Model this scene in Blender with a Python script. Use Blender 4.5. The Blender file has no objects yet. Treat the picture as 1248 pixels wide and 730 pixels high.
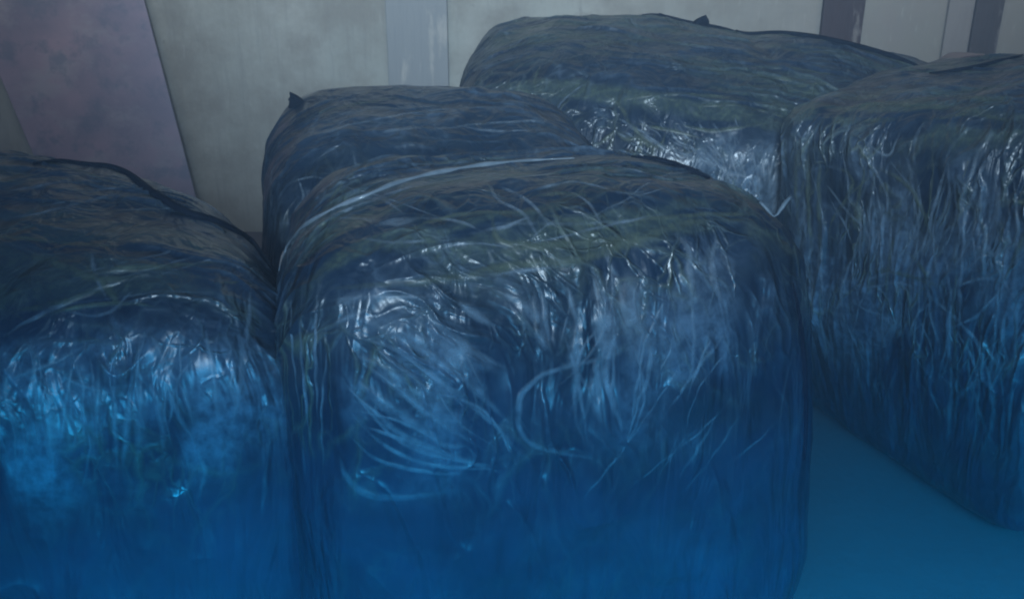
import bpy, math, random
import numpy as np
from mathutils import Vector
from mathutils.bvhtree import BVHTree

# ------------------------------------------------------------------ camera
SC = bpy.context.scene
R = math.radians
F, PITCH, CH = 1200., R(22), 1.7            # focal length in px of a 1248 px wide frame
cam = bpy.data.objects.new('camera', bpy.data.cameras.new('camera'))
SC.collection.objects.link(cam)
cam.location = (0, 0, CH)
cam.rotation_euler = (R(90) - PITCH, 0, 0)
cam.data.sensor_width = 36
cam.data.lens = 36 * F / 1248
cam.data.clip_start, cam.data.clip_end = 0.05, 200
SC.camera = cam
SC.view_settings.view_transform = 'Standard'
SC.view_settings.look = 'None'
SC.view_settings.exposure = 0
SC.cycles.pixel_filter_type = 'BLACKMAN_HARRIS'
SC.cycles.filter_width = 2.1
SC.cycles.use_denoising = True
SC.cycles.max_bounces = 6
SC.cycles.transparent_max_bounces = 12
SC.cycles.volume_bounces = 0

# ------------------------------------------------------------------ light
w = bpy.data.worlds.new("World"); SC.world = w; w.use_nodes = True
w.node_tree.nodes['Background'].inputs[0].default_value = (0.12, 0.36, 0.85, 1)
w.node_tree.nodes['Background'].inputs[1].default_value = 0.16

def area(name, loc, target, sx, sy, power, col):
    l = bpy.data.lights.new(name, 'AREA'); l.shape = 'RECTANGLE'
    l.size, l.size_y, l.energy, l.color = sx, sy, power, col
    o = bpy.data.objects.new(name, l); SC.collection.objects.link(o)
    o.location = loc
    o.rotation_euler = (Vector(target) - Vector(loc)).to_track_quat('-Z', 'Y').to_euler()
    return o
def spot(name, loc, target, power, col, deg, blend, size):
    l = bpy.data.lights.new(name, 'SPOT'); l.energy, l.color = power, col
    l.spot_size, l.spot_blend, l.shadow_soft_size = R(deg), blend, size
    o = bpy.data.objects.new(name, l); SC.collection.objects.link(o)
    o.location = loc
    o.rotation_euler = (Vector(target) - Vector(loc)).to_track_quat('-Z', 'Y').to_euler()
spot('key_lamp', (-0.35, -2.6, 3.0), (0.15, 2.5, 2.3), 2000, (.60, .81, 1.0), 43, .9, .45)
wl = area('added_wall_fill', (0.2, 2.9, 3.1), (0.2, 5.2, 2.0), 7.0, 0.5, 26, (1.0, .96, .80)); wl.data.spread = R(88)  # added fill to brighten the wall, not a lamp of the room
bl_ = area('added_blue_fill', (0.70, 0.20, 1.12), (0.70, 1.6, -.05), 3.7, 0.6, 48, (0.0, .46, 1.0)); bl_.data.spread = R(74)  # added blue light that makes the fade low down, no real source

def added_haze():  # added air volume that gives the overall blue veil
    me = bpy.data.meshes.new('added_haze')
    x0, x1, y0, y1, z0, z1 = -10, 10, -1.5, 7, -1, 4.6
    V = [(x, y, z) for x in (x0, x1) for y in (y0, y1) for z in (z0, z1)]
    me.from_pydata(V, [], [(0, 1, 3, 2), (4, 6, 7, 5), (0, 4, 5, 1), (2, 3, 7, 6), (0, 2, 6, 4), (1, 5, 7, 3)])
    m = bpy.data.materials.new('veil_air'); m.use_nodes = True
    nt = m.node_tree; nt.nodes.remove(nt.nodes['Principled BSDF'])
    v = nt.nodes.new('ShaderNodeVolumePrincipled')
    v.inputs['Color'].default_value = (.62, .80, 1, 1); v.inputs['Density'].default_value = .034
    nt.links.new(v.outputs[0], nt.nodes['Material Output'].inputs['Volume'])
    me.materials.append(m)
    o = bpy.data.objects.new('added_haze', me); SC.collection.objects.link(o); o['kind'] = 'stuff'
added_haze()

# ------------------------------------------------------------------ geometry helpers
rng = np.random.RandomState(7)
random.seed(7)

def ray(u, v):
    dx = (u - 624) / F; dy = (365 - v) / F
    c, s = math.cos(PITCH), math.sin(PITCH)
    return np.array([dx, c + dy * s, -s + dy * c])
def at(u, v, y):
    d = ray(u, v)
    return np.array([0, 0, CH]) + d * (y / d[1])

_T = [np.random.RandomState(100 + i).rand(4096).astype(np.float32) for i in range(4)]
def vn(P, seed=0):
    """smooth value noise 0..1 at Nx3 points"""
    P = np.asarray(P, np.float64) + seed * 17.31
    I = np.floor(P).astype(np.int64); f = P - I
    f = f * f * f * (f * (f * 6 - 15) + 10)
    out = 0
    for a in (0, 1):
        for b in (0, 1):
            for c in (0, 1):
                h = ((I[:, 0] + a) * 73856093) ^ ((I[:, 1] + b) * 19349663) ^ ((I[:, 2] + c) * 83492791)
                h = (h ^ (h >> 13)) & 4095
                wgt = (f[:, 0] if a else 1 - f[:, 0]) * (f[:, 1] if b else 1 - f[:, 1]) * (f[:, 2] if c else 1 - f[:, 2])
                out = out + wgt * _T[seed % 4][h]
    return out
def fbm(P, seed=0, o=3):
    s = 0; a = .5; t = 0
    for i in range(o):
        s = s + a * vn(P * 2 ** i, seed + i); t += a; a *= .5
    return s / t
def ridge(n, p):
    return np.clip(1 - np.abs(2 * n - 1) * 1.6, 0, 1) ** p
def sstep(x, a, b):
    t = np.clip((x - a) / (b - a), 0, 1); return t * t * (3 - 2 * t)

def link(name, me, mat, parent=None):
    o = bpy.data.objects.new(name, me); SC.collection.objects.link(o)
    if mat: me.materials.append(mat)
    if parent: o.parent = parent
    return o
def mesh_from(name, V, Fc, smooth=True):
    me = bpy.data.meshes.new(name)
    V = np.asarray(V, np.float32); Fc = np.asarray(Fc, np.int32)
    n, k = Fc.shape
    me.vertices.add(len(V)); me.vertices.foreach_set('co', V.ravel())
    me.loops.add(n * k); me.loops.foreach_set('vertex_index', Fc.ravel())
    me.polygons.add(n)
    me.polygons.foreach_set('loop_start', np.arange(0, n * k, k, dtype=np.int32))
    me.polygons.foreach_set('loop_total', np.full(n, k, np.int32))
    me.polygons.foreach_set('use_smooth', np.full(n, smooth))
    me.update(calc_edges=True); me.validate()
    return me

# ------------------------------------------------------------------ node helpers
def newmat(name):
    m = bpy.data.materials.new(name); m.use_nodes = True
    nt = m.node_tree
    return m, nt, nt.nodes['Principled BSDF']
def nd(nt, t, **k):
    n = nt.nodes.new(t)
    for a, b in k.items():
        if a.startswith('i_'): n.inputs[a[2:]].default_value = b
        else: setattr(n, a, b)
    return n
def noise(nt, vec, scale, detail=4, rough=.55, stretch=None, rot=(0, 0, 0), dist=0.):
    if stretch:
        mp = nd(nt, 'ShaderNodeMapping'); mp.inputs['Scale'].default_value = stretch
        mp.inputs['Rotation'].default_value = rot
        nt.links.new(vec, mp.inputs['Vector']); vec = mp.outputs[0]
    n = nd(nt, 'ShaderNodeTexNoise'); n.inputs['Scale'].default_value = scale
    n.inputs['Detail'].default_value = detail; n.inputs['Roughness'].default_value = rough
    n.inputs['Distortion'].default_value = dist
    nt.links.new(vec, n.inputs['Vector'])
    return n.outputs['Fac']
def ramp(nt, fac, stops):
    r = nd(nt, 'ShaderNodeValToRGB'); e = r.color_ramp.elements
    while len(e) < len(stops): e.new(.5)
    for q, (p, c) in zip(e, stops):
        q.position = p; q.color = (c, c, c, 1) if not isinstance(c, tuple) else (*c, 1)
    nt.links.new(fac, r.inputs[0]); return r.outputs[0]
def mixc(nt, fac, a, b, mode='MIX'):
    m = nd(nt, 'ShaderNodeMix', data_type='RGBA', blend_type=mode)
    for s, x in ((0, fac), (6, a), (7, b)):
        if isinstance(x, (int, float)): m.inputs[s].default_value = x
        elif isinstance(x, tuple): m.inputs[s].default_value = (*x, 1)
        else: nt.links.new(x, m.inputs[s])
    return m.outputs[2]
def math_(nt, op, a, b=None):
    m = nd(nt, 'ShaderNodeMath', operation=op)
    for i, x in enumerate((a, b)):
        if x is None: continue
        if isinstance(x, (int, float)): m.inputs[i].default_value = x
        else: nt.links.new(x, m.inputs[i])
    return m.outputs[0]
def bump(nt, b, h, strength, dist, prev=None):
    n = nd(nt, 'ShaderNodeBump'); n.inputs['Strength'].default_value = strength
    n.inputs['Distance'].default_value = dist
    nt.links.new(h, n.inputs['Height'])
    if prev is not None: nt.links.new(prev, n.inputs['Normal'])
    nt.links.new(n.outputs[0], b.inputs['Normal'])
    return n.outputs[0]

NAVY = (.012, .024, .052)
def film_material():
    m, nt, b = newmat('dark_stretch_film')
    L = nt.links
    obj = nd(nt, 'ShaderNodeTexCoord').outputs['Object']
    mk = nd(nt, 'ShaderNodeAttribute', attribute_name='milk').outputs['Fac']  # whitening of the film folds plus painted soft highlights, thinned low down
    ol = nd(nt, 'ShaderNodeAttribute', attribute_name='olive').outputs['Fac']
    base = mixc(nt, ramp(nt, noise(nt, obj, 5, 5), [(.35, 0.), (.7, 1.)]), (.007, .019, .038), (.014, .036, .068))
    spk = ramp(nt, noise(nt, obj, 55, 4, .7), [(.45, .35), (.7, 1.)])
    base = mixc(nt, math_(nt, 'MULTIPLY', ol, spk), base, (.10, .13, .09))
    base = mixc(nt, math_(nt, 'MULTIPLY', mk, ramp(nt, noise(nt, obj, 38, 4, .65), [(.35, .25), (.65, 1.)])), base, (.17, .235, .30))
    L.new(base, b.inputs['Base Color'])
    L.new(ramp(nt, noise(nt, obj, 14, 4), [(.3, .30), (.7, .52)]), b.inputs['Roughness'])
    b.inputs['Specular IOR Level'].default_value = .34
    b.inputs['Coat Weight'].default_value = .55
    b.inputs['Coat Roughness'].default_value = .27
    det = nd(nt, 'ShaderNodeAttribute', attribute_name='det').outputs['Fac']
    def web(scale, width, stretch, seed):
        wn = nd(nt, 'ShaderNodeTexNoise'); wn.inputs['Scale'].default_value = 5; wn.inputs['Detail'].default_value = 4
        L.new(obj, wn.inputs['Vector'])
        mv = nd(nt, 'ShaderNodeVectorMath', operation='MULTIPLY_ADD')
        L.new(wn.outputs['Color'], mv.inputs[0]); mv.inputs[1].default_value = (.13, .13, .13); L.new(obj, mv.inputs[2])
        mp = nd(nt, 'ShaderNodeMapping'); mp.inputs['Scale'].default_value = stretch; mp.inputs['Location'].default_value = (seed, seed, 0)
        L.new(mv.outputs[0], mp.inputs[0])
        v = nd(nt, 'ShaderNodeTexVoronoi', feature='DISTANCE_TO_EDGE'); v.inputs['Scale'].default_value = scale
        L.new(mp.outputs[0], v.inputs['Vector'])
        return ramp(nt, v.outputs['Distance'], [(0., 1.), (width, 0.)])
    w1 = web(5, .035, (1, 1.3, .35), 0); w2 = web(10, .05, (.5, 1.8, .35), 3.3); w3 = web(15, .07, (1.3, 1.3, .22), 7.7)
    wm = math_(nt, 'MULTIPLY', math_(nt, 'MAXIMUM', math_(nt, 'MAXIMUM', w1, math_(nt, 'MULTIPLY', w2, .75)), math_(nt, 'MULTIPLY', w3, .5)), det)
    wm = math_(nt, 'MULTIPLY', wm, ramp(nt, noise(nt, obj, 6, 4, .6), [(.44, .0), (.62, 1.)]))
    wm = math_(nt, 'MULTIPLY', wm, nd(nt, 'ShaderNodeAttribute', attribute_name='web').outputs['Fac'])
    tint = mixc(nt, ramp(nt, noise(nt, obj, 4, 2), [(.4, 0.), (.6, 1.)]), (.14, .19, .205), (.16, .18, .12))
    base = mixc(nt, math_(nt, 'MULTIPLY', wm, .7), base, tint)
    L.new(base, b.inputs['Base Color'])
    n0 = bump(nt, b, wm, .8, .006)
    n1 = bump(nt, b, noise(nt, obj, 5, 3, .45, dist=.8, stretch=(2.2, 2.2, .5)), .8, .045, n0)
    n2 = bump(nt, b, noise(nt, obj, 50, 3, .5), .15, .003, n1)
    L.new(n1, b.inputs['Coat Normal'])
    return m
FILM = film_material()

def strand_material(name, col, alpha):
    m, nt, b = newmat(name)
    obj = nd(nt, 'ShaderNodeTexCoord').outputs['Object']
    e = nd(nt, 'ShaderNodeAttribute', attribute_name='edge').outputs['Fac']
    n = ramp(nt, noise(nt, obj, 26, 4, .6), [(.32, .12), (.68, 1.)])
    a = math_(nt, 'MULTIPLY', math_(nt, 'MULTIPLY', math_(nt, 'POWER', e, 1.5), n), alpha)
    nt.links.new(a, b.inputs['Alpha'])
    c = mixc(nt, noise(nt, obj, 40, 3), tuple(x * .6 for x in col), tuple(min(1, x * 1.4) for x in col))
    nt.links.new(c, b.inputs['Base Color'])
    b.inputs['Roughness'].default_value = .36
    b.inputs['Specular IOR Level'].default_value = .6
    return m
MILK = strand_material('whitened_film_fold', (.22, .29, .35), .42)
MILK_GLINT = strand_material('pale_fold_glint', (.26, .33, .39), .72)  # pale film folds, also strokes that paint glints and highlights
OLIVE = strand_material('olive_twine', (.14, .17, .125), .8)
m, nt, b = newmat('matte_black'); BLACK = m
obj = nd(nt, 'ShaderNodeTexCoord').outputs['Object']
nt.links.new(mixc(nt, noise(nt, obj, 30), (.004, .008, .018), (.010, .018, .034)), b.inputs['Base Color'])
b.inputs['Roughness'].default_value = .8; b.inputs['Specular IOR Level'].default_value = .1
bump(nt, b, noise(nt, obj, 60, 4), .5, .004)

# ------------------------------------------------------------------ bale body
def unit(q, n):
    return q / (np.sum(np.abs(q) ** n, 1) ** (1 / n))[:, None]
def warp(q, C):
    t = (q + 1) / 2; P = np.zeros_like(q)
    for i in (0, 1):
        for j in (0, 1):
            for k in (0, 1):
                wg = (t[:, 0] if i else 1 - t[:, 0]) * (t[:, 1] if j else 1 - t[:, 1]) * (t[:, 2] if k else 1 - t[:, 2])
                P += wg[:, None] * C[i, j, k]
    return P
def corners(tfl, tfr, tbl, tbr, spread=1., bot=None):
    T = [np.array(p, float) for p in (tfl, tfr, tbl, tbr)]; c = sum(T) / 4
    C = np.zeros((2, 2, 2, 3))
    for (i, j), p in zip(((0, 0), (1, 0), (0, 1), (1, 1)), T):
        C[i, j, 1] = p
        bb = c + (p - c) * spread; bb[2] = 0; C[i, j, 0] = bb
    for k, v in (bot or {}).items(): C[k[0], k[1], 0] = np.array(v, float)
    return C

def lattice(n):
    idx = {}; g = np.arange(n + 1)
    A, B = np.meshgrid(g, g, indexing='ij')
    K = []; Fs = []; off = 0; m = (n + 1) ** 2
    cell = (A[:-1, :-1] * (n + 1) + B[:-1, :-1]).ravel()
    for ax in range(3):
        for s in (0, 1):
            q = np.empty((m, 3), np.int64); q[:, ax] = s * n
            q[:, (ax + 1) % 3] = A.ravel(); q[:, (ax + 2) % 3] = B.ravel()
            K.append(q)
            f = np.stack([cell, cell + n + 1, cell + n + 2, cell + 1], 1) + off
            if s == 0: f = f[:, ::-1]
            Fs.append(f); off += m
    K = np.concatenate(K); Fs = np.concatenate(Fs)
    key = (K[:, 0] * (n + 1) + K[:, 1]) * (n + 1) + K[:, 2]
    u, first, inv = np.unique(key, return_index=True, return_inverse=True)
    return K[first] / n * 2. - 1, inv.ravel()[Fs]

class Bale:
    def __init__(s, C, n, N, seed, fold_dir=0., dome=0., cre=1., green=1., low=0.):
        s.C, s.n, s.seed = C, n, seed
        q0, Fc = lattice(N)
        d = q0 / np.linalg.norm(q0, axis=1)[:, None]
        def surf(d):
            q = unit(d, n); P = warp(q, C)
            up = sstep(q[:, 2], .2, 1.)
            P[:, 2] += dome * up * (1 - q[:, 0] ** 2) * (1 - q[:, 1] ** 2)
            return q, P
        s.surf = surf
        q, P = surf(d)
        a = np.where(np.abs(d[:, 2:3]) < .9, [[0, 0, 1.]], [[1., 0, 0]])
        t1 = np.cross(d, a); t1 /= np.linalg.norm(t1, axis=1)[:, None]; t2 = np.cross(d, t1)
        e = 2e-3
        T1 = surf(d + e * t1)[1] - surf(d - e * t1)[1]; T2 = surf(d + e * t2)[1] - surf(d - e * t2)[1]
        Nn = np.cross(T1, T2); Nn /= np.linalg.norm(Nn, axis=1)[:, None]
        sgn = np.sign(np.sum(Nn * (P - P.mean(0)), 1)); Nn *= np.where(sgn == 0, 1, sgn)[:, None]
        sd = seed
        x, y, z = q.T
        wt = np.abs(q) ** 10; wt /= wt.sum(1)[:, None]
        fx, fy, fz = wt.T                           # side, front/back, top weights
        W = (fbm(P * 3.5, sd) - .5)                 # warp
        W2 = (fbm(P * 3.5 + 9, sd + 1) - .5)
        lump = (fbm(P * 3.0, sd + 2) - .5) * .055 + (fbm(P * 8, sd + 3, 2) - .5) * .018
        # folds of the front: hang from the top edge and fan out
        cf, sf = math.cos(fold_dir), math.sin(fold_dir)
        Pv = P + np.stack([W * .12, W2 * .12, W * 0], 1)
        ang = fold_dir + W * .5
        hx = (x * np.cos(ang) + z * np.sin(ang)); hz = (-x * np.sin(ang) + z * np.cos(ang))
        hy = (y * np.cos(ang) + z * np.sin(ang)); hz2 = (-y * np.sin(ang) + z * np.cos(ang))
        def fr(a_, b_, sx, sz, k, sdd):
            return ridge(vn(np.stack([a_ * sx + W * 2, b_ * sz + W2 * 1.2, a_ * 0 + 3.3], 1), sdd), k)
        F1 = fr(hx, hz, 7, 1.5, 3, sd + 4); F2 = fr(hx, hz, 15, 2.4, 4, sd + 5); F3 = fr(hx + hz * .4, hz, 26, 4., 4, sd + 6)
        S1 = fr(hy, hz2, 7, 1.5, 3, sd + 7); S2 = fr(hy, hz2, 15, 2.5, 4, sd + 8)
        T1_ = fr(y + .12 * x, x, 6, 1.2, 3, sd + 9); T2_ = fr(y - .2 * x, x, 13, 2.0, 4, sd + 10); T3 = fr(y + .1 * x, x, 26, 3.5, 4, sd + 11)
        patch = sstep(fbm(P * 4.5, sd + 12, 2), .38, .62)
        patch2 = sstep(fbm(P * 5.5 + 4, sd + 13, 2), .40, .62)
        P = P + Nn * (.045 * fy * (y < 0) * np.clip(1 - x * x, 0, 1) * np.clip(1 - ((z - .1) / .9) ** 2, 0, 1))[:, None]
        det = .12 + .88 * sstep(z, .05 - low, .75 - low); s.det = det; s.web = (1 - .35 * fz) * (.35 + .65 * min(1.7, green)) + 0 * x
        disp = lump * (.4 + .6 * det) + cre * (.3 + .7 * det) * (fy * (F1 * .016 * patch + F2 * .008 * patch2 + F3 * .0015 * patch2)
                             + fx * (S1 * .010 + S2 * .006 * patch2)
                             + fz * (T1_ * .010 * patch + T2_ * .006 * patch2 + T3 * .001 * patch2))
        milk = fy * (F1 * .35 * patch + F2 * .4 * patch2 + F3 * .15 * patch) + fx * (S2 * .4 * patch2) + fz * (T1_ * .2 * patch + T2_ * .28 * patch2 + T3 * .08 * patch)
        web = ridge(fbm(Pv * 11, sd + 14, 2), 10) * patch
        milk = np.clip(milk * .9 + web * .35, 0, 1) * (.03 + .97 * sstep(z, .2 - low, .8 - low))  # whitening thinned towards the bottom to imitate the flat blue fade
        sheen_patch = sstep(fbm(P * np.array([5, 5, 3.]), sd + 16, 3), .50, .72) * fy * sstep(z, .1 - low, .5 - low) * (1 - sstep(z, .8, .97))  # pale patches painting soft highlights on the upper front
        milk = np.clip(milk + sheen_patch * .62, 0, 1)
        edge = np.exp(-((np.abs(z) - .93) / .10) ** 2) * (z > 0)
        ol = green * sstep(fbm(np.stack([x * 2.2 + W, y * 8 + W2, z * 6], 1), sd + 15, 3), .46, .66) * (.30 * fz + .62 * edge + .08)
        s.olive = np.clip(ol, 0, 1)
        s.P = P + Nn * disp[:, None]; s.q = q; s.Fc = Fc; s.milk = milk; s.Nn = Nn
    def finish(s, parent, loc):
        s.P[:, 2] = np.maximum(s.P[:, 2], 0.003)
        me = mesh_from('wrapped_body', s.P - loc, s.Fc)
        s.me = me
        for nm, v in (('milk', s.milk), ('olive', s.olive)):
            a = me.attributes.new(nm, 'FLOAT', 'POINT'); a.data.foreach_set('value', v.astype(np.float32))
        s.loc = loc
        s.bvh = BVHTree.FromPolygons(s.P.tolist(), s.Fc.tolist())
    def join(s, parent, groups):
        """film folds, painted glints and fibres belong to the wrap: same mesh, own material slots"""
        V = [s.P]; Fs = [s.Fc]; M = [np.zeros(len(s.Fc), np.int32)]; E = [np.ones(len(s.P))]; off = len(s.P)
        for k, g in enumerate(groups):
            if not g.V: continue
            v = np.concatenate(g.V); f = np.concatenate(g.F)
            V.append(v); Fs.append(f + off); M.append(np.full(len(f), k + 1, np.int32)); E.append(np.concatenate(g.E)); off += len(v)
        V = np.concatenate(V); bpy.data.meshes.remove(s.me)
        me = mesh_from('wrapped_body', V - s.loc, np.concatenate(Fs))
        pad = lambda a: np.concatenate([a, np.zeros(len(V) - len(a))]).astype(np.float32)
        for nm, v in (('milk', pad(s.milk)), ('olive', pad(s.olive)), ('det', pad(s.det)), ('web', pad(s.web)), ('edge', np.concatenate(E).astype(np.float32))):
            a = me.attributes.new(nm, 'FLOAT', 'POINT'); a.data.foreach_set('value', v)
        link('wrapped_body', me, FILM, parent)
        me.materials.append(MILK); me.materials.append(OLIVE); me.materials.append(MILK_GLINT)
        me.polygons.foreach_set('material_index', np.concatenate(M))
    def cast(s, u, v, cu, cv):
        o = Vector((0, 0, CH))
        for k in range(60):
            d = Vector(ray(u + (cu - u) * k * .01, v + (cv - v) * k * .01)).normalized()
            h = s.bvh.ray_cast(o, d)
            if h[0] is not None: return np.array(h[0]), np.array(h[1])
        return None
    def near(s, p):
        h = s.bvh.find_nearest(Vector(p))
        return np.array(h[0]), np.array(h[1])

def catmull(pts, step):
    pts = [np.array(p, float) for p in pts]
    if len(pts) == 2: pts = [pts[0], (pts[0] + pts[1]) / 2, pts[1]]
    pts = [2 * pts[0] - pts[1]] + pts + [2 * pts[-1] - pts[-2]]
    out = []
    for i in range(1, len(pts) - 2):
        a, b_, c, d = pts[i - 1:i + 3]
        n = max(2, int(np.linalg.norm(c - b_) / step))
        for k in range(n):
            t = k / n
            out.append(.5 * ((2 * b_) + (-a + c) * t + (2 * a - 5 * b_ + 4 * c - d) * t * t + (-a + 3 * b_ - 3 * c + d) * t ** 3))
    out.append(pts[-2]); return out

class Ribbons:
    """raised folds / strands lying on a bale; one mesh"""
    def __init__(s, low=0.): s.V = []; s.F = []; s.E = []; s.low = low
    def add(s, pn_, w, h, taper=True, sink=.3):
        n = len(pn_)
        if n < 3: return
        P = np.array([p for p, _ in pn_]); N = np.array([q for _, q in pn_])
        for _ in range(3):
            N[1:-1] = (N[:-2] + N[1:-1] * 2 + N[2:]) / 4
            P[1:-1] = (P[:-2] + P[1:-1] * 2 + P[2:]) / 4
        N /= np.linalg.norm(N, axis=1)[:, None]
        T = np.gradient(P, axis=0); T /= np.linalg.norm(T, axis=1)[:, None] + 1e-9
        S = np.cross(T, N); S /= np.linalg.norm(S, axis=1)[:, None] + 1e-9
        t = np.linspace(0, 1, n)
        k = np.sin(np.pi * np.clip(t * .96 + .02, 0, 1)) ** .6 if taper else np.ones(n)
        k = k * (.7 + .6 * vn(np.stack([t * n * .12, t * 0 + rng.rand() * 99, t * 0], 1), 1))
        base = sum(len(v) for v in s.V)
        X = np.array([-1, -.5, 0, .5, 1]); Y = np.array([-sink, .55, 1, .55, -sink]); Ed = np.array([0, .7, 1, .7, 0])
        V = P[:, None] + S[:, None] * (X[None, :, None] * (w * k)[:, None, None]) + N[:, None] * (Y[None, :, None] * (h * k)[:, None, None])
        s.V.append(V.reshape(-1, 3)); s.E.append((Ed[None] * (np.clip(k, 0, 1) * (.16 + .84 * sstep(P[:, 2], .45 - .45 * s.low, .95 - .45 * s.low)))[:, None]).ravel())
        i = np.arange(n - 1)[:, None] * 5 + np.arange(4)[None] + base
        s.F.append(np.stack([i, i + 1, i + 6, i + 5], -1).reshape(-1, 4))
    def build(s, name, mat, parent, loc):
        if not s.V: return
        V = np.concatenate(s.V) - loc
        me = mesh_from(name, V, np.concatenate(s.F))
        a = me.attributes.new('edge', 'FLOAT', 'POINT')
        E_ = np.concatenate(s.E).astype(np.float32)
        if len(a.data) == len(E_): a.data.foreach_set('value', E_)
        return link(name, me, mat, parent)

def tube(path, r, mat, name, parent, loc, seg=8, flat=1.):
    P = np.array(path); n = len(P)
    T = np.gradient(P, axis=0); T /= np.linalg.norm(T, axis=1)[:, None] + 1e-9
    up = np.array([0, 0, 1.]); S = np.cross(T, up + 1e-3); S /= np.linalg.norm(S, axis=1)[:, None]; U = np.cross(S, T)
    rr = np.array(r) if np.ndim(r) else np.full(n, r)
    an = np.linspace(0, 2 * np.pi, seg, endpoint=False)
    V = P[:, None] + S[:, None] * (np.cos(an)[None, :, None] * rr[:, None, None]) + U[:, None] * (np.sin(an)[None, :, None] * flat * rr[:, None, None])
    V = V.reshape(-1, 3)
    i = np.arange(n - 1)[:, None] * seg; j = np.arange(seg)[None]; j2 = (j + 1) % seg
    Fc = np.stack([i + j, i + j2, i + seg + j2, i + seg + j], -1).reshape(-1, 4)
    me = mesh_from(name, V - loc, Fc)
    import bmesh
    bm = bmesh.new(); bm.from_mesh(me); bmesh.ops.holes_fill(bm, edges=bm.edges[:], sides=0); bm.to_mesh(me); bm.free()
    return link(name, me, mat, parent)

def thing(name, label, cat, loc, group=None):
    o = bpy.data.objects.new(name, None); SC.collection.objects.link(o)
    o.empty_display_size = .2
    o.location = loc; o['label'] = label; o['category'] = cat
    if group: o['group'] = group
    return o

def tuft(p, nrm, side, hgt, wid, parent, loc, name, mat):
    """a crumpled upright tail of gathered film"""
    V = []; Fc = []; K = 14; J = 7
    for j in range(J):
        t = j / (J - 1)
        for k in range(K):
            a = 2 * math.pi * k / K
            r = wid * (1 - t) ** .8 * (1 + .35 * math.sin(3 * a + t * 3) + .2 * random.uniform(-1, 1)) + .001
            V.append(p + side * math.cos(a) * r + np.cross(nrm, side) * math.sin(a) * r * .6 + nrm * (t * hgt - .012) + side * hgt * .5 * t * t)
    for j in range(J - 1):
        for k in range(K):
            Fc.append([j * K + k, j * K + (k + 1) % K, (j + 1) * K + (k + 1) % K, (j + 1) * K + k])
    return link(name, mesh_from(name, np.array(V) - loc, Fc), mat, parent)

GROUP = 'bales wrapped in dark stretch film'
def make_bale(C, n, N, seed, label, fold_dir, dome, centre_px, milk_glint_px, olive_px, edge_strip_px, rand, cre=1., green=1., low=0.):
    b_ = Bale(C, n, N, seed, fold_dir, dome, cre, green, low)
    mn, mx = b_.P.min(0), b_.P.max(0)
    loc = np.array([(mn[0] + mx[0]) / 2, (mn[1] + mx[1]) / 2, 0])
    root = thing('wrapped_bale', label, 'bale', loc, GROUP)
    b_.finish(root, loc); b_.root = root
    cu, cv = centre_px
    def path(px, jit=1.0):
        out = []
        ph = rng.rand() * 9
        for i, p in enumerate(catmull(px, 5)):
            jx = jit * math.sin(i * .9 + ph) * 1.2
            h = b_.cast(p[0] + jx, p[1] + jx * .5, cu, cv)
            if h is None: continue
            if out and np.linalg.norm(h[0] - out[-1][0]) > .12: break
            out.append(h)
        return out
    mk, mk2, olv = Ribbons(low), Ribbons(low), Ribbons(low)
    for w_, pts in milk_glint_px: mk2.add(path(pts), w_ * .0024, w_ * .0010)
    for w_, pts in olive_px:
        o_ = Ribbons(low); o_.add(path(pts), w_ * .0016, w_ * .0006); o_.build('twine', OLIVE, root, loc)
    # random creases following each face's pull, all round the bale
    for face, cnt, L, wd, ang0, spread, kind in rand:
        for _ in range(cnt):
            a = rng.uniform(-.92, .92); c = rng.uniform(-.92, .92)
            if face != 'top' and rng.rand() > .1 + sstep(np.array(c), -.1 - low, .7 - low): continue
            ang = ang0 + rng.normal() * spread
            ln = L * rng.uniform(.4, 1.5); cur = rng.normal() * .5
            nst = max(6, int(ln / .018)); pts = []
            for i in range(nst):
                t = (i / nst - .5)
                aa = ang + cur * t
                u_ = a + math.cos(aa) * ln * t; v_ = c + math.sin(aa) * ln * t
                pts.append((u_, v_))
            q = np.array([{'front': (u_, -1, v_), 'top': (u_, v_, 1), 'left': (-1, u_, v_), 'right': (1, u_, v_), 'back': (u_, 1, v_)}[face] for u_, v_ in pts], float)
            q = q / np.maximum(1, np.abs(q).max(1))[:, None]
            P = b_.surf(q)[1]
            pn_ = [b_.near(p) for p in P]
            ww = wd * rng.choice([.5, .8, 1.2, 2.4], p=[.3, .3, .25, .15])
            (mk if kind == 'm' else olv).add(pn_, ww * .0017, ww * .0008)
    b_.join(root, [mk, olv, mk2])
    for wd, pts in edge_strip_px:
        pp = path(pts, 0)
        P = np.array([p + n_ * wd * .0005 for p, n_ in pp])
        for _ in range(6): P[1:-1] = (P[:-2] + 2 * P[1:-1] + P[2:]) / 4
        t = np.linspace(0, 1, len(P)); rr = wd * .0022 * np.clip(np.sin(np.pi * np.clip(t, .02, .98)) ** .45, .1, 1)
        tube(P, rr, BLACK, 'dark_edge_strip', root, loc)  # near-black tube laid along the bale's edge line
    return b_

# ------------------------------------------------------------------ floor, wall, posts
def box(name, cs, mat, parent=None, loc=(0, 0, 0)):
    """cs: 8 points, 4 front ccw then 4 back"""
    V = np.array(cs, float) - np.array(loc)
    Fc = [[0, 1, 2, 3], [7, 6, 5, 4], [0, 4, 5, 1], [1, 5, 6, 2], [2, 6, 7, 3], [3, 7, 4, 0]]
    me = mesh_from(name, V, Fc, False)
    o = link(name, me, mat, parent)
    md = o.modifiers.new('bevel', 'BEVEL'); md.width = .004; md.segments = 2
    return o

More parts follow.
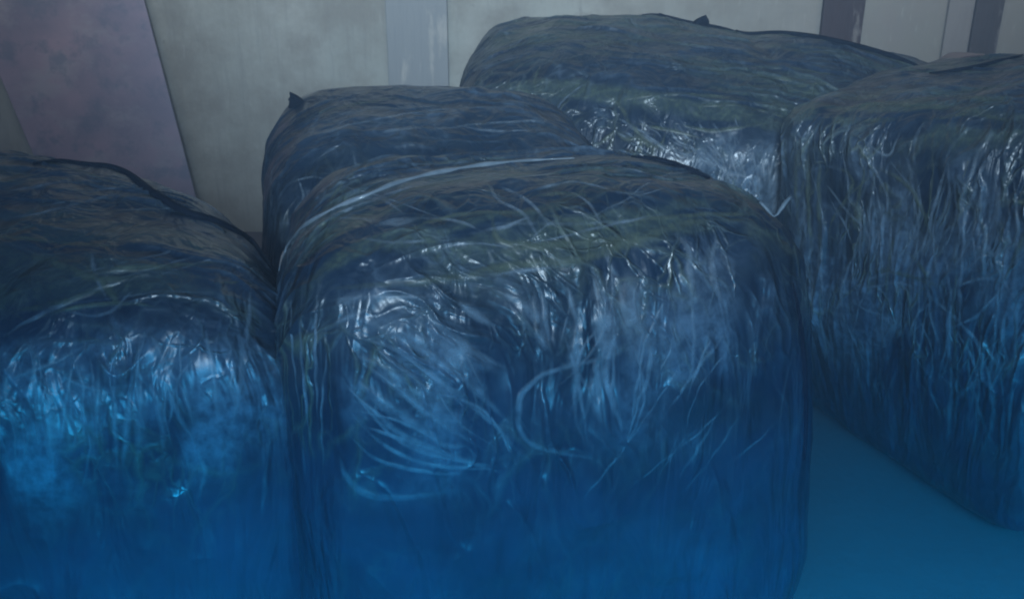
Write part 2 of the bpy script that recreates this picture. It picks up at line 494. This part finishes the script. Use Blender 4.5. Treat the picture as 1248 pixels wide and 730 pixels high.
m, nt, b = newmat('concrete_floor')
obj = nd(nt, 'ShaderNodeTexCoord').outputs['Object']
nt.links.new(mixc(nt, noise(nt, obj, 2.2, 8, .6), (.085, .082, .098), (.13, .122, .138)), b.inputs['Base Color'])
b.inputs['Roughness'].default_value = .7
bump(nt, b, noise(nt, obj, 25, 6), .3, .01)
fl = link('floor', mesh_from('floor', [(-12, -4, 0), (12, -4, 0), (12, 12, 0), (-12, 12, 0)], [[0, 1, 2, 3]], False), m)
fl['kind'] = 'structure'

WY = 5.2
m, nt, b = newmat('aged_wall_paint')
obj = nd(nt, 'ShaderNodeTexCoord').outputs['Object']
c = mixc(nt, ramp(nt, noise(nt, obj, 1.0, 6, .6, stretch=(1.6, 1, .5)), [(.3, 0.), (.7, 1.)]), (.345, .365, .335), (.43, .435, .40))
sx = nd(nt, 'ShaderNodeSeparateXYZ'); nt.links.new(obj, sx.inputs[0])
warm = ramp(nt, math_(nt, 'MULTIPLY', math_(nt, 'ADD', sx.outputs[0], 1.5), .25), [(.45, 0.), (.85, 1.)])
c = mixc(nt, math_(nt, 'MULTIPLY', warm, .8), c, (.23, .20, .185))
c = mixc(nt, ramp(nt, noise(nt, obj, 6, 6, .7, stretch=(6, 1, .35)), [(.52, 0.), (.72, .6)]), c, (.24, .245, .24))
c = mixc(nt, ramp(nt, noise(nt, obj, 9, 3, .7), [(.66, 0.), (.74, .6)]), c, (.17, .17, .16))
c = mixc(nt, ramp(nt, noise(nt, obj, 3.2, 8, .7), [(.40, 0.), (.62, .85)]), c, (.26, .25, .225))
c = mixc(nt, ramp(nt, noise(nt, obj, 30, 3, .6, stretch=(1.6, 1, .25)), [(.6, 0.), (.75, .4)]), c, (.46, .46, .44))
nt.links.new(c, b.inputs['Base Color'])
b.inputs['Roughness'].default_value = .75
bump(nt, b, noise(nt, obj, 20, 6, .6), .25, .01)
WALLM = m
wall = box('wall', [(-9, WY, 0), (9, WY, 0), (9, WY, 4.2), (-9, WY, 4.2), (-9, WY + .2, 0), (9, WY + .2, 0), (9, WY + .2, 4.2), (-9, WY + .2, 4.2)], m)
wall['label'] = 'aged pale grey plaster wall behind all the wrapped bales'; wall['category'] = 'wall'

def peel_mat(name, c1, c2, c3, th=.5, st=(3, 1, .8)):
    m, nt, b = newmat(name)
    obj = nd(nt, 'ShaderNodeTexCoord').outputs['Object']
    c = mixc(nt, noise(nt, obj, 8, 5, .6, stretch=(4, 1, .5)), c1, c2)
    c = mixc(nt, ramp(nt, noise(nt, obj, 3, 7, .65, stretch=st), [(th, 0.), (th + .08, 1.)]), c, c3)
    nt.links.new(c, b.inputs['Base Color']); b.inputs['Roughness'].default_value = .65
    bump(nt, b, noise(nt, obj, 12, 5, .6, stretch=(4, 1, .4)), .4, .006)
    return m

def post(name, u0, u1, y0, depth, mat, label, cat='post', top=2.6, v=20):
    a = at(u0, v, y0); c = at(u1, v, y0)
    z1 = top
    loc = ((a[0] + c[0]) / 2, y0, 0)
    o = box(name, [(a[0], y0, 0), (c[0], y0, 0), (c[0], y0, z1), (a[0], y0, z1), (a[0], y0 + depth, 0), (c[0], y0 + depth, 0), (c[0], y0 + depth, z1), (a[0], y0 + depth, z1)], mat, None, loc)
    o.location = loc; o['label'] = label; o['category'] = cat
    return o
POSTG = 'timber posts standing against the wall'
post('timber_post', 470, 545, WY - .04, .035, peel_mat('peeling_grey_paint', (.24, .26, .275), (.31, .325, .33), (.40, .40, .38), .55),
     'grey blue timber post with peeling paint against the wall above the gap between bales')
post('timber_post', 1003, 1053, WY - .04, .035, peel_mat('dark_stained_wood', (.028, .018, .022), (.06, .038, .044), (.20, .18, .17), .55),
     'dark brown stained timber post behind the highest bale')
post('timber_post', 1188, 1222, WY - .045, .04, peel_mat('weathered_wood', (.045, .04, .045), (.08, .07, .075), (.20, .18, .18), .55),
     'weathered grey brown timber post above the right hand bale')
post('wall_batten', 1155, 1187, WY - .025, .02, peel_mat('faded_batten', (.20, .185, .18), (.27, .25, .24), (.16, .15, .15), .55),
     'thin pale batten fixed beside the weathered grey brown post', 'batten')

# leaning mauve board
m, nt, b = newmat('faded_mauve_paint')
obj = nd(nt, 'ShaderNodeTexCoord').outputs['Object']
c = mixc(nt, ramp(nt, noise(nt, obj, 2.2, 6, .6), [(.35, 0.), (.65, 1.)]), (.28, .245, .33), (.46, .345, .42))
c = mixc(nt, ramp(nt, noise(nt, obj, 3.5, 6, .7, stretch=(1, 1, 1.5)), [(.5, 0.), (.64, .8)]), c, (.42, .39, .44))
c = mixc(nt, ramp(nt, noise(nt, obj, 7, 6, .7), [(.5, 0.), (.62, .7)]), c, (.20, .22, .30))
sx = nd(nt, 'ShaderNodeSeparateXYZ'); nt.links.new(obj, sx.inputs[0])
bl = ramp(nt, math_(nt, 'ADD', math_(nt, 'MULTIPLY', sx.outputs[0], .9), .35), [(.2, 0.), (.75, .8)])
c = mixc(nt, math_(nt, 'MULTIPLY', bl, noise(nt, obj, 4, 4)), c, (.19, .25, .36))
nt.links.new(c, b.inputs['Base Color']); b.inputs['Roughness'].default_value = .55
bump(nt, b, noise(nt, obj, 10, 5), .3, .006)
yt, yb = WY - .04, WY - .18
def bp(u, v, y): return at(u, v, y)
fr_ = []
tr, br = bp(150, -95, yt), bp(262, 330, yb + .04)
tl, bl_ = bp(-80, -95, yt), bp(100, 330, yb + .04)
def ext(t_, b_): # run the edge on down to the floor
    k = b_[2] / (t_[2] - b_[2]); e = b_ + (b_ - t_) * k; return e
br, bl_ = ext(tr, br), ext(tl, bl_)
th = np.array([0, .009, 0])
loc = (tuple(((br + bl_) / 2)[:2]) + (0,))
o = box('painted_board', [bl_, br, tr, tl, bl_ + th, br + th, tr + th, tl + th], m, None, loc)
o.location = loc; o['label'] = 'faded mauve painted board leaning slantwise against the wall'; o['category'] = 'board'

# ------------------------------------------------------------------ the five bales
def gather(n, box_, tip, ln, wd, seed):
    """fine creases and painted glints that run together towards a gathered point of the film"""
    r = np.random.RandomState(seed); out = []
    for _ in range(n):
        u, v = r.uniform(box_[0], box_[2]), r.uniform(box_[1], box_[3])
        d = np.array([tip[0] - u, tip[1] - v]); D = np.linalg.norm(d)
        if D < 12: continue
        d = d / D; L_ = min(D * .9, ln * r.uniform(.4, 1.4)); nn = np.array([-d[1], d[0]])
        c = r.normal() * L_ * .12
        out.append((wd * r.uniform(.4, 1.5), [(u, v), tuple(np.array([u, v]) + d * L_ * .5 + nn * c), tuple(np.array([u, v]) + d * L_)]))
    return out
RND = lambda k, fa=1.55: [('front', int(10 * k), .8, 2.2, fa, .25, 'm'), ('front', int(8 * k), .5, 1.6, fa + .5, .7, 'm'),
                 ('top', int(16 * k), 1.0, 1.6, .05, .22, 'm'), ('top', int(12 * k), .8, 1.8, 0., .4, 'o'),
                 ('left', int(30 * k), .5, 2., 1.55, .25, 'm'), ('right', int(30 * k), .5, 2., 1.55, .3, 'm'), ('back', int(20 * k), .5, 2., 1.55, .3, 'm')]

centre = make_bale(
    corners(at(322, 338, 1.50), at(1040, 226, 1.86), at(318, 178, 2.3), at(862, 186, 2.6), spread=1.02, bot={(1, 0): (.765, 1.80, 0)}),
    5., 400, 3, 'big dark bale in the middle with diagonal film folds across its front, nearest the camera', .35, .035, (650, 420),
    milk_glint_px=[
        (6.5, [(342, 312), (352, 293), (380, 266), (430, 242), (490, 220), (560, 200), (640, 188), (730, 184)]),  # pale stroke painting the highlight along the shoulder
        (3, [(350, 300), (385, 272), (440, 250), (500, 228), (580, 208)]),
        (6, [(452, 276), (480, 270), (508, 266)]), (4, [(462, 270), (490, 274), (515, 262)]),
        (3, [(400, 366), (440, 362), (520, 362), (560, 352)]),
        (5, [(408, 372), (430, 362), (446, 358)]), (4, [(404, 395), (430, 385), (450, 374)]),
        # diagonal pull folds of the lower left front
        (4, [(425, 408), (480, 425), (540, 468), (600, 515), (640, 560)]),
        (5, [(470, 405), (520, 430), (575, 470), (625, 520)]),
        (5, [(500, 372), (540, 400), (580, 430), (620, 450)]),
        (6, [(552, 362), (575, 380), (605, 400)]),
        (4, [(440, 440), (480, 470), (530, 510), (590, 548)]),
        (4, [(420, 470), (460, 505), (510, 545), (570, 565)]),
        (3, [(425, 500), (465, 540), (520, 565), (600, 572)]),
        (5, [(412, 552), (425, 585), (450, 603), (500, 606), (560, 596)]),
        (3, [(425, 530), (460, 560), (520, 575), (570, 578)]),
        (3, [(560, 300 + 40), (640, 330), (700, 322)]),
        # the loop of film on the right half
        (4, [(770, 425), (720, 440), (665, 455), (636, 480), (632, 515), (645, 540), (690, 553), (728, 560), (742, 580)]),
        (4, [(740, 410), (735, 450), (748, 490), (760, 530)]), (4, [(700, 400), (705, 450), (700, 500), (712, 540)]),
        (6, [(765, 350), (775, 390), (790, 420)]), (5, [(752, 330), (760, 370), (765, 400)]),
        (4, [(660, 350), (665, 390), (672, 430)]), (4, [(690, 345), (700, 380), (705, 410)]),
        (5, [(818, 282), (838, 300), (842, 330), (845, 370)]), (5, [(872, 290), (868, 330), (880, 372)]),
        (6, [(878, 305), (890, 325), (895, 340)]), (3, [(842, 360), (846, 420), (840, 470)]),
        (1.7, [(905, 500), (880, 540), (850, 580), (820, 610)]), (1.7, [(905, 470), (860, 520), (810, 560), (760, 600)]),
        (1.7, [(960, 500), (920, 540), (880, 570)]), (1.7, [(840, 430), (800, 490), (750, 560), (700, 620)]),
        (1.7, [(780, 470), (770, 520), (740, 575)]), (2.5, [(890, 400), (850, 450), (800, 520)]),
        # fine creases of the fan and of the crumpled middle
        *gather(10, (410, 380, 560, 540), (650, 590), 170, 2.4, 5), *gather(9, (680, 320, 830, 440), (740, 660), 120, 2.2, 6),
        *gather(7, (820, 280, 970, 520), (720, 760), 140, 1.8, 8), *gather(12, (380, 200, 900, 330), (640, 300), 130, 1.8, 9),
        # broad pale strokes painting soft sheen patches
        (14, [(440, 392), (490, 405), (550, 440), (600, 480)]), (12, [(500, 385), (550, 420), (610, 455)]),
        (12, [(425, 430), (470, 450), (520, 490), (580, 530)]), (7, [(430, 460), (480, 500), (540, 540)]),
        (14, [(725, 330), (738, 380), (742, 450)]), (16, [(765, 325), (770, 380), (778, 450)]), (8, [(705, 390), (700, 440), (706, 490)]),
        (8, [(730, 430), (725, 480), (735, 520)]), (7, [(600, 350), (640, 372), (660, 400)]), (7, [(650, 350), (655, 390), (665, 430)]),
        # left rounded corner
        (2.5, [(372, 330), (366, 400), (372, 480), (380, 560)]), (2, [(388, 340), (384, 420), (388, 520)]),
        (2, [(355, 350), (356, 420), (368, 520)]), (2, [(400, 420), (392, 500), (396, 600)]),
        # top face webbing
        (3, [(600, 205), (602, 240), (640, 262), (660, 300)]), (2.5, [(600, 225), (620, 232), (650, 250), (672, 280)]),
        (3, [(640, 235), (700, 222), (760, 236), (790, 232)]), (2.5, [(500, 265), (560, 270), (600, 290)]),
        (2.5, [(420, 285), (470, 295), (540, 292)]), (2.5, [(690, 230), (720, 250), (735, 280)]),
        (3, [(650, 262), (620, 275), (570, 285)]), (2.5, [(740, 200), (800, 215), (870, 240)]),
            ],
    olive_px=[
        (10, [(400, 352), (480, 346), (560, 338), (640, 322), (700, 318), (760, 298), (840, 272), (930, 268)]),
        (8, [(600, 310), (650, 300), (720, 296), (800, 280)]),
        (6, [(600, 295), (640, 298), (690, 312)]), (6, [(640, 240), (690, 236), (720, 240)]),
        (6, [(600, 260), (605, 290), (640, 305)]), (6, [(480, 285), (560, 262), (640, 258)]),
        (5, [(760, 270), (850, 262), (930, 262)]), (5, [(730, 300), (700, 270), (660, 262)]),
    ],
    edge_strip_px=[(3.6, [(770, 192), (810, 198), (855, 214), (900, 238), (930, 262), (948, 288), (962, 325), (970, 360)]),
             (2.6, [(966, 345), (974, 390), (979, 440), (981, 500), (980, 560)])],
    rand=RND(1.0, 1.75), cre=1.15)

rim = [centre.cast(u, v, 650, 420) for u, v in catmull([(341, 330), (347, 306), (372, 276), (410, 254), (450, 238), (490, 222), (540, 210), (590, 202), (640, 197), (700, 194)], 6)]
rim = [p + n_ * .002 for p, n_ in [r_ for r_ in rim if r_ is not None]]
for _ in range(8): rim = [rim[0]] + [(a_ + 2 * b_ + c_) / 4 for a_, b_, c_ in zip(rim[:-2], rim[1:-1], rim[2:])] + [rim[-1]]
m, nt, b = newmat('pale_highlight'); b.inputs['Roughness'].default_value = .3; b.inputs['Coat Weight'].default_value = .6
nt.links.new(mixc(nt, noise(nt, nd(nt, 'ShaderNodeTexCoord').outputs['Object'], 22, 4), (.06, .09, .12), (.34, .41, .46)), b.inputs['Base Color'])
tube(rim, [(.0065 + .002 * math.sin(i * .7)) * min(1, .15 + i / 8, .15 + (len(rim) - 1 - i) / 20) for i in range(len(rim))], m, 'highlight_rim', centre.root, centre.loc, flat=.7)  # added pale tube that stands in for the shoulder highlight
h = centre.cast(938, 262, 650, 420)[0]
ky = h[1] - .01
m, nt, b = newmat('pale_twisted_tape'); b.inputs['Base Color'].default_value = (.14, .19, .23, 1); b.inputs['Roughness'].default_value = .45
bump(nt, b, noise(nt, nd(nt, 'ShaderNodeTexCoord').outputs['Object'], 60, 4), .6, .006)
kp = [at(926, 246, ky + .02), at(936, 256, ky + .01), at(944, 264, ky - .005), at(951, 256, ky), at(958, 246, ky + .01), at(964, 240, ky + .02)]
kp = catmull(kp, .006)
tube(kp, [.0042 + .002 * math.sin(i * .8) * (.5 + .5 * math.sin(i * .31)) for i in range(len(kp))], m, 'film_knot', centre.root, centre.loc, flat=.7)

left = make_bale(
    corners(at(-560, 400, 1.55), at(398, 376, 1.62), at(-300, 110, 2.9), at(322, 222, 2.3), spread=1.02),
    5., 330, 11, 'dark bale cut off by the left edge, in front of the leaning mauve board', -.1, .06, (150, 450),
    milk_glint_px=[
        *gather(22, (0, 390, 320, 500), (190, 2400), 110, 2.6, 13), *gather(14, (0, 220, 250, 380), (900, 120), 130, 1.8, 14),
        (3, [(0, 235), (60, 225), (105, 212)]), (3, [(0, 268), (60, 258), (130, 240), (175, 236)]),
        (3.5, [(0, 412), (40, 388), (100, 360), (150, 342)]), (3, [(110, 300), (118, 340), (135, 370)]),
        (5, [(185, 408), (200, 440), (215, 468)]), (4, [(250, 400), (256, 430), (262, 470), (266, 520)]),
        (5, [(292, 400), (296, 440), (290, 490), (276, 540)]), (3, [(306, 330), (304, 380), (300, 430)]),
        (5, [(180, 460), (195, 500), (200, 550)]), (4, [(160, 470), (155, 520), (150, 570)]),
        (4, [(60, 450), (50, 500), (45, 550)]), (4, [(90, 440), (80, 490), (75, 550)]),
        (4, [(0, 470), (30, 455), (70, 440), (120, 410)]), (4, [(0, 490), (20, 520), (35, 560)]),
        (3, [(60, 450), (100, 470), (140, 480)]), (3, [(110, 430), (115, 480), (125, 540)]),
        (8, [(170, 450), (172, 500), (168, 560)]), (8, [(120, 450), (118, 500), (112, 560)]), (7, [(60, 470), (62, 520), (60, 570)]),
        (3, [(240, 545), (250, 580), (235, 620)]), (4, [(325, 310), (340, 340), (350, 380), (352, 450)]),
        (3, [(200, 440), (225, 480), (236, 520)]), (3, [(325, 560), (322, 600), (318, 640)]),
    ],
    olive_px=[(7, [(0, 300), (60, 318), (120, 340), (180, 336)]), (7, [(90, 345), (130, 330), (200, 325), (290, 318)]),
              (7, [(10, 380), (70, 370), (130, 350)]), (6, [(100, 320), (130, 350), (150, 380)])],
    edge_strip_px=[(4.5, [(40, 200), (75, 197), (108, 200), (150, 210), (188, 238), (230, 262), (260, 270), (300, 290), (328, 306), (342, 335), (350, 375)])],
    rand=RND(1.0), green=.6)

behind = make_bale(
    corners(at(300, 200, 2.5), at(800, 210, 2.7), at(314, 82, 3.3), at(700, 74, 3.35)),
    4.4, 260, 21, 'darkest bale standing directly behind the middle bale, smooth blackish top', .2, .0, (500, 190),
    milk_glint_px=[
        (3, [(370, 172), (440, 150), (530, 135), (640, 128)]), (5, [(460, 163), (490, 158), (520, 156)]),
        (3, [(520, 160), (580, 152), (660, 148), (700, 152)]), (2.5, [(350, 170), (400, 160), (450, 145)]),
        (2.5, [(360, 210), (370, 240), (350, 270)]), (3, [(430, 185), (435, 210), (440, 225)]),
        (2.5, [(350, 225), (380, 215), (400, 220)]), (3, [(545, 150), (600, 160), (680, 158)]),
        (2.5, [(332, 260), (330, 220), (345, 180)]),
    ],
    olive_px=[(4, [(350, 150), (420, 130), (520, 115)])], edge_strip_px=[],
    rand=[('top', 30, .6, 1.6, .05, .2, 'm'), ('front', 30, .4, 1.6, 1.3, .4, 'm'), ('left', 16, .5, 1.6, 1.5, .3, 'm'), ('back', 16, .5, 1.6, 1.5, .3, 'm'), ('right', 16, .5, 1.6, 1.5, .3, 'm')], cre=.75, green=.1)
h = behind.cast(364, 126, 440, 190)
tuft(h[0], np.array([0, -.1, 1.]), np.array([-1., 0, 0]), .048, .03, behind.root, behind.loc, 'film_tail', BLACK)

back = make_bale(
    corners(at(548, 100, 3.6), at(1010, 168, 3.2), at(560, -14, 4.5), at(1255, 70, 4.1)),
    5., 280, 31, 'highest bale at the back, broad greenish streaked top and bright wrinkles above the middle bale', .1, .075, (850, 110),
    milk_glint_px=[
        (4, [(800, 178), (840, 190), (880, 205), (905, 225)]), (4, [(900, 180), (905, 205), (912, 232)]),
        (4, [(868, 185), (880, 205), (895, 225)]), (4, [(930, 170), (930, 200), (935, 235)]), (4, [(950, 180), (946, 210), (945, 235)]),
        (4, [(815, 170), (835, 180), (860, 184)]), (3, [(915, 190), (925, 215), (930, 235)]), (4, [(850, 175), (870, 195), (885, 215)]),
        (4, [(780, 165), (800, 175), (820, 190)]), (3, [(760, 150), (780, 160), (800, 165)]),
        (5, [(885, 215), (900, 212), (915, 220)]), (3, [(670, 90), (682, 80), (692, 74)]),
        (2.5, [(672, 150), (690, 118), (720, 100)]), (3, [(835, 165), (850, 190), (880, 212)]),
        *gather(60, (800, 170, 960, 245), (940, 268), 40, 2.6, 3), *gather(30, (750, 140, 900, 180), (930, 260), 30, 2.2, 4),  # short pale strokes painting the glints on the crumpled front
        (3, [(895, 170), (892, 195), (900, 220)]), (3, [(960, 165), (955, 190), (950, 220)]),
    ],
    olive_px=[(9, [(750, 125), (800, 115), (870, 118), (940, 128)]), (8, [(760, 140), (780, 165), (800, 178)]),
              (8, [(820, 150), (870, 160), (930, 150)]), (7, [(700, 60), (780, 50), (880, 60)]), (8, [(860, 85), (940, 95), (1010, 100)]),
              (7, [(770, 150), (820, 160), (860, 170)]), (7, [(740, 115), (760, 135), (770, 160)]),
              (7, [(880, 105), (960, 105), (1040, 100)]), (6, [(660, 80), (650, 95), (655, 110)])],
    edge_strip_px=[(6, [(900, 33), (950, 38), (1000, 48), (1060, 62), (1100, 74), (1130, 88)]), (3, [(780, 16), (850, 14), (900, 32)])],
    rand=[('top', 26, .8, 1.6, .05, .15, 'm'), ('top', 36, .7, 2.2, .08, .22, 'o'), ('front', 40, .4, 2., 1.5, .5, 'm'), ('front', 16, .4, 2.4, .3, .8, 'o'),
          ('left', 16, .5, 2, 1.5, .3, 'm'), ('right', 16, .5, 2, 1.5, .3, 'm')], cre=1.2)
h = back.cast(852, 14, 850, 110)
tuft(h[0], np.array([0, -.1, 1.]), np.array([1., 0, 0]), .05, .045, back.root, back.loc, 'film_tail', BLACK)
h = back.cast(805, 15, 850, 110)
tuft(h[0], np.array([0, -.1, 1.]), np.array([-1., 0, 0]), .02, .03, back.root, back.loc, 'film_tail', BLACK)

right = make_bale(
    corners(at(936, 136, 3.1), at(1330, 130, 2.35), at(1075, 74, 3.75), at(1480, 40, 3.1), bot={(0, 0): (.98, 3.30, 0), (1, 0): (1.42, 2.2, 0)}),
    9., 320, 41, 'tall bale cut off by the right edge, upright film creases and a greenish top rim', 0., .01, (1110, 300),
    milk_glint_px=[
        *gather(70, (975, 165, 1248, 460), (1060, 2400), 160, 2.8, 11), *gather(24, (970, 200, 1248, 520), (1100, 420), 110, 2., 12),
        (4, [(1212, 160), (1195, 210), (1175, 270), (1155, 340)]), (4, [(1200, 165), (1182, 215), (1165, 260)]),
        (6, [(1218, 225), (1214, 260), (1205, 290)]), (5, [(1200, 290), (1210, 285), (1218, 300)]), (4, [(1205, 260), (1198, 310), (1200, 340)]),
        (3, [(1160, 170), (1145, 230), (1128, 290), (1120, 330)]), (3, [(1000, 215), (1030, 255), (1060, 290), (1045, 330)]),
        (3, [(1050, 170), (1070, 185), (1085, 190), (1100, 150)]), (4, [(1045, 250), (1050, 290), (1045, 320)]),
        (3, [(1090, 240), (1085, 290), (1090, 340)]), (3, [(1105, 200), (1115, 250), (1105, 310)]),
        (3, [(1066, 210), (1060, 260), (1062, 330)]), (3, [(1005, 260), (1000, 330), (1010, 400)]),
        (3, [(1235, 210), (1240, 280), (1236, 360)]), (3, [(1230, 180), (1210, 190), (1190, 220)]),
        (3, [(1020, 330), (1050, 350), (1100, 345), (1140, 370)]), (3, [(1080, 350), (1075, 400), (1085, 450)]),
        (3, [(1130, 330), (1135, 390), (1150, 430)]), (3, [(1165, 400), (1190, 450), (1195, 500)]), (3, [(1175, 430), (1200, 520), (1230, 570)]),
        (3, [(1030, 360), (1060, 380), (1110, 390)]), (3, [(1238, 350), (1238, 420), (1230, 480)]), (3, [(1040, 420), (1050, 470), (1070, 520)]),
        (3, [(1110, 300), (1090, 330), (1030, 345)]), (4, [(1128, 280), (1126, 300), (1122, 312)]),
        (3, [(995, 480), (1050, 500), (1090, 550)]), (3, [(1150, 360), (1190, 340), (1240, 345)]),
    ],
    olive_px=[(12, [(990, 165), (1010, 140), (1060, 128), (1130, 130), (1248, 142)]), (9, [(1010, 150), (1060, 148), (1100, 145)]),
              (9, [(1090, 125), (1160, 118), (1248, 128)]), (9, [(985, 170), (985, 240), (990, 320)]), (8, [(975, 165), (970, 220), (975, 300)]),
              (8, [(1000, 170), (998, 250), (1003, 330)]), (8, [(1030, 340), (1080, 330), (1150, 350)]), (7, [(1060, 200), (1110, 230), (1140, 300)]),
              (8, [(1120, 150), (1180, 140), (1248, 150)]), (6, [(1010, 200), (1040, 220), (1010, 280)]), (6, [(1100, 300), (1130, 340), (1100, 380)])],
    edge_strip_px=[(3.5, [(1133, 90), (1160, 88), (1200, 80), (1246, 68)])],
    rand=[('front', 60, .9, 2., 1.55, .12, 'm'), ('front', 24, .6, 1.5, 1.0, .7, 'm'), ('front', 30, .5, 2.2, 1.4, .5, 'o'), ('top', 50, .5, 2., .1, .3, 'm'),
          ('left', 30, .5, 2., 1.5, .2, 'm'), ('right', 20, .5, 2., 1.5, .2, 'm')], cre=1.1, green=1.7, low=.75)

# small sack whose mouth shows between the back bale and the right bale
m, nt, b = newmat('brown_sacking')
obj = nd(nt, 'ShaderNodeTexCoord').outputs['Object']
nt.links.new(mixc(nt, noise(nt, obj, 12, 5), (.17, .13, .135), (.25, .21, .20)), b.inputs['Base Color']); b.inputs['Roughness'].default_value = .8
m2, nt, b = newmat('maroon_hem'); b.inputs['Base Color'].default_value = (.06, .035, .045, 1); b.inputs['Roughness'].default_value = .7
a, c = at(1143, 80, 4.75), at(1216, 80, 4.75)
sl = np.array([(a[0] + c[0]) / 2, 4.75, 0]); hw = (c[0] - a[0]) / 2
q0, Fc = lattice(40); q = unit(q0 / np.linalg.norm(q0, axis=1)[:, None], 4.)
topz = at(1180, 66, 4.75)[2]
P = np.stack([q[:, 0] * hw, q[:, 1] * .16, (q[:, 2] + 1) / 2 * topz], 1)
P[:, :2] *= (1 + .06 * np.sin(P[:, 2:3] * 14)); P += ((fbm(P * 12, 5) - .5) * .02)[:, None]; P[:, 2] = np.maximum(P[:, 2], .002)
sk = thing('cloth_sack', 'small brown cloth sack with a maroon hem peeping between the bales at the back', 'sack', sl)
link('sack_body', mesh_from('sack_body', P, Fc), m, sk)
an = np.linspace(-.05, math.pi + .05, 30)
tube(np.stack([np.cos(an) * hw * .97, -.1 + 0 * an, topz - .05 + np.sin(an) * .05], 1), .008, m2, 'hem', sk, np.zeros(3))
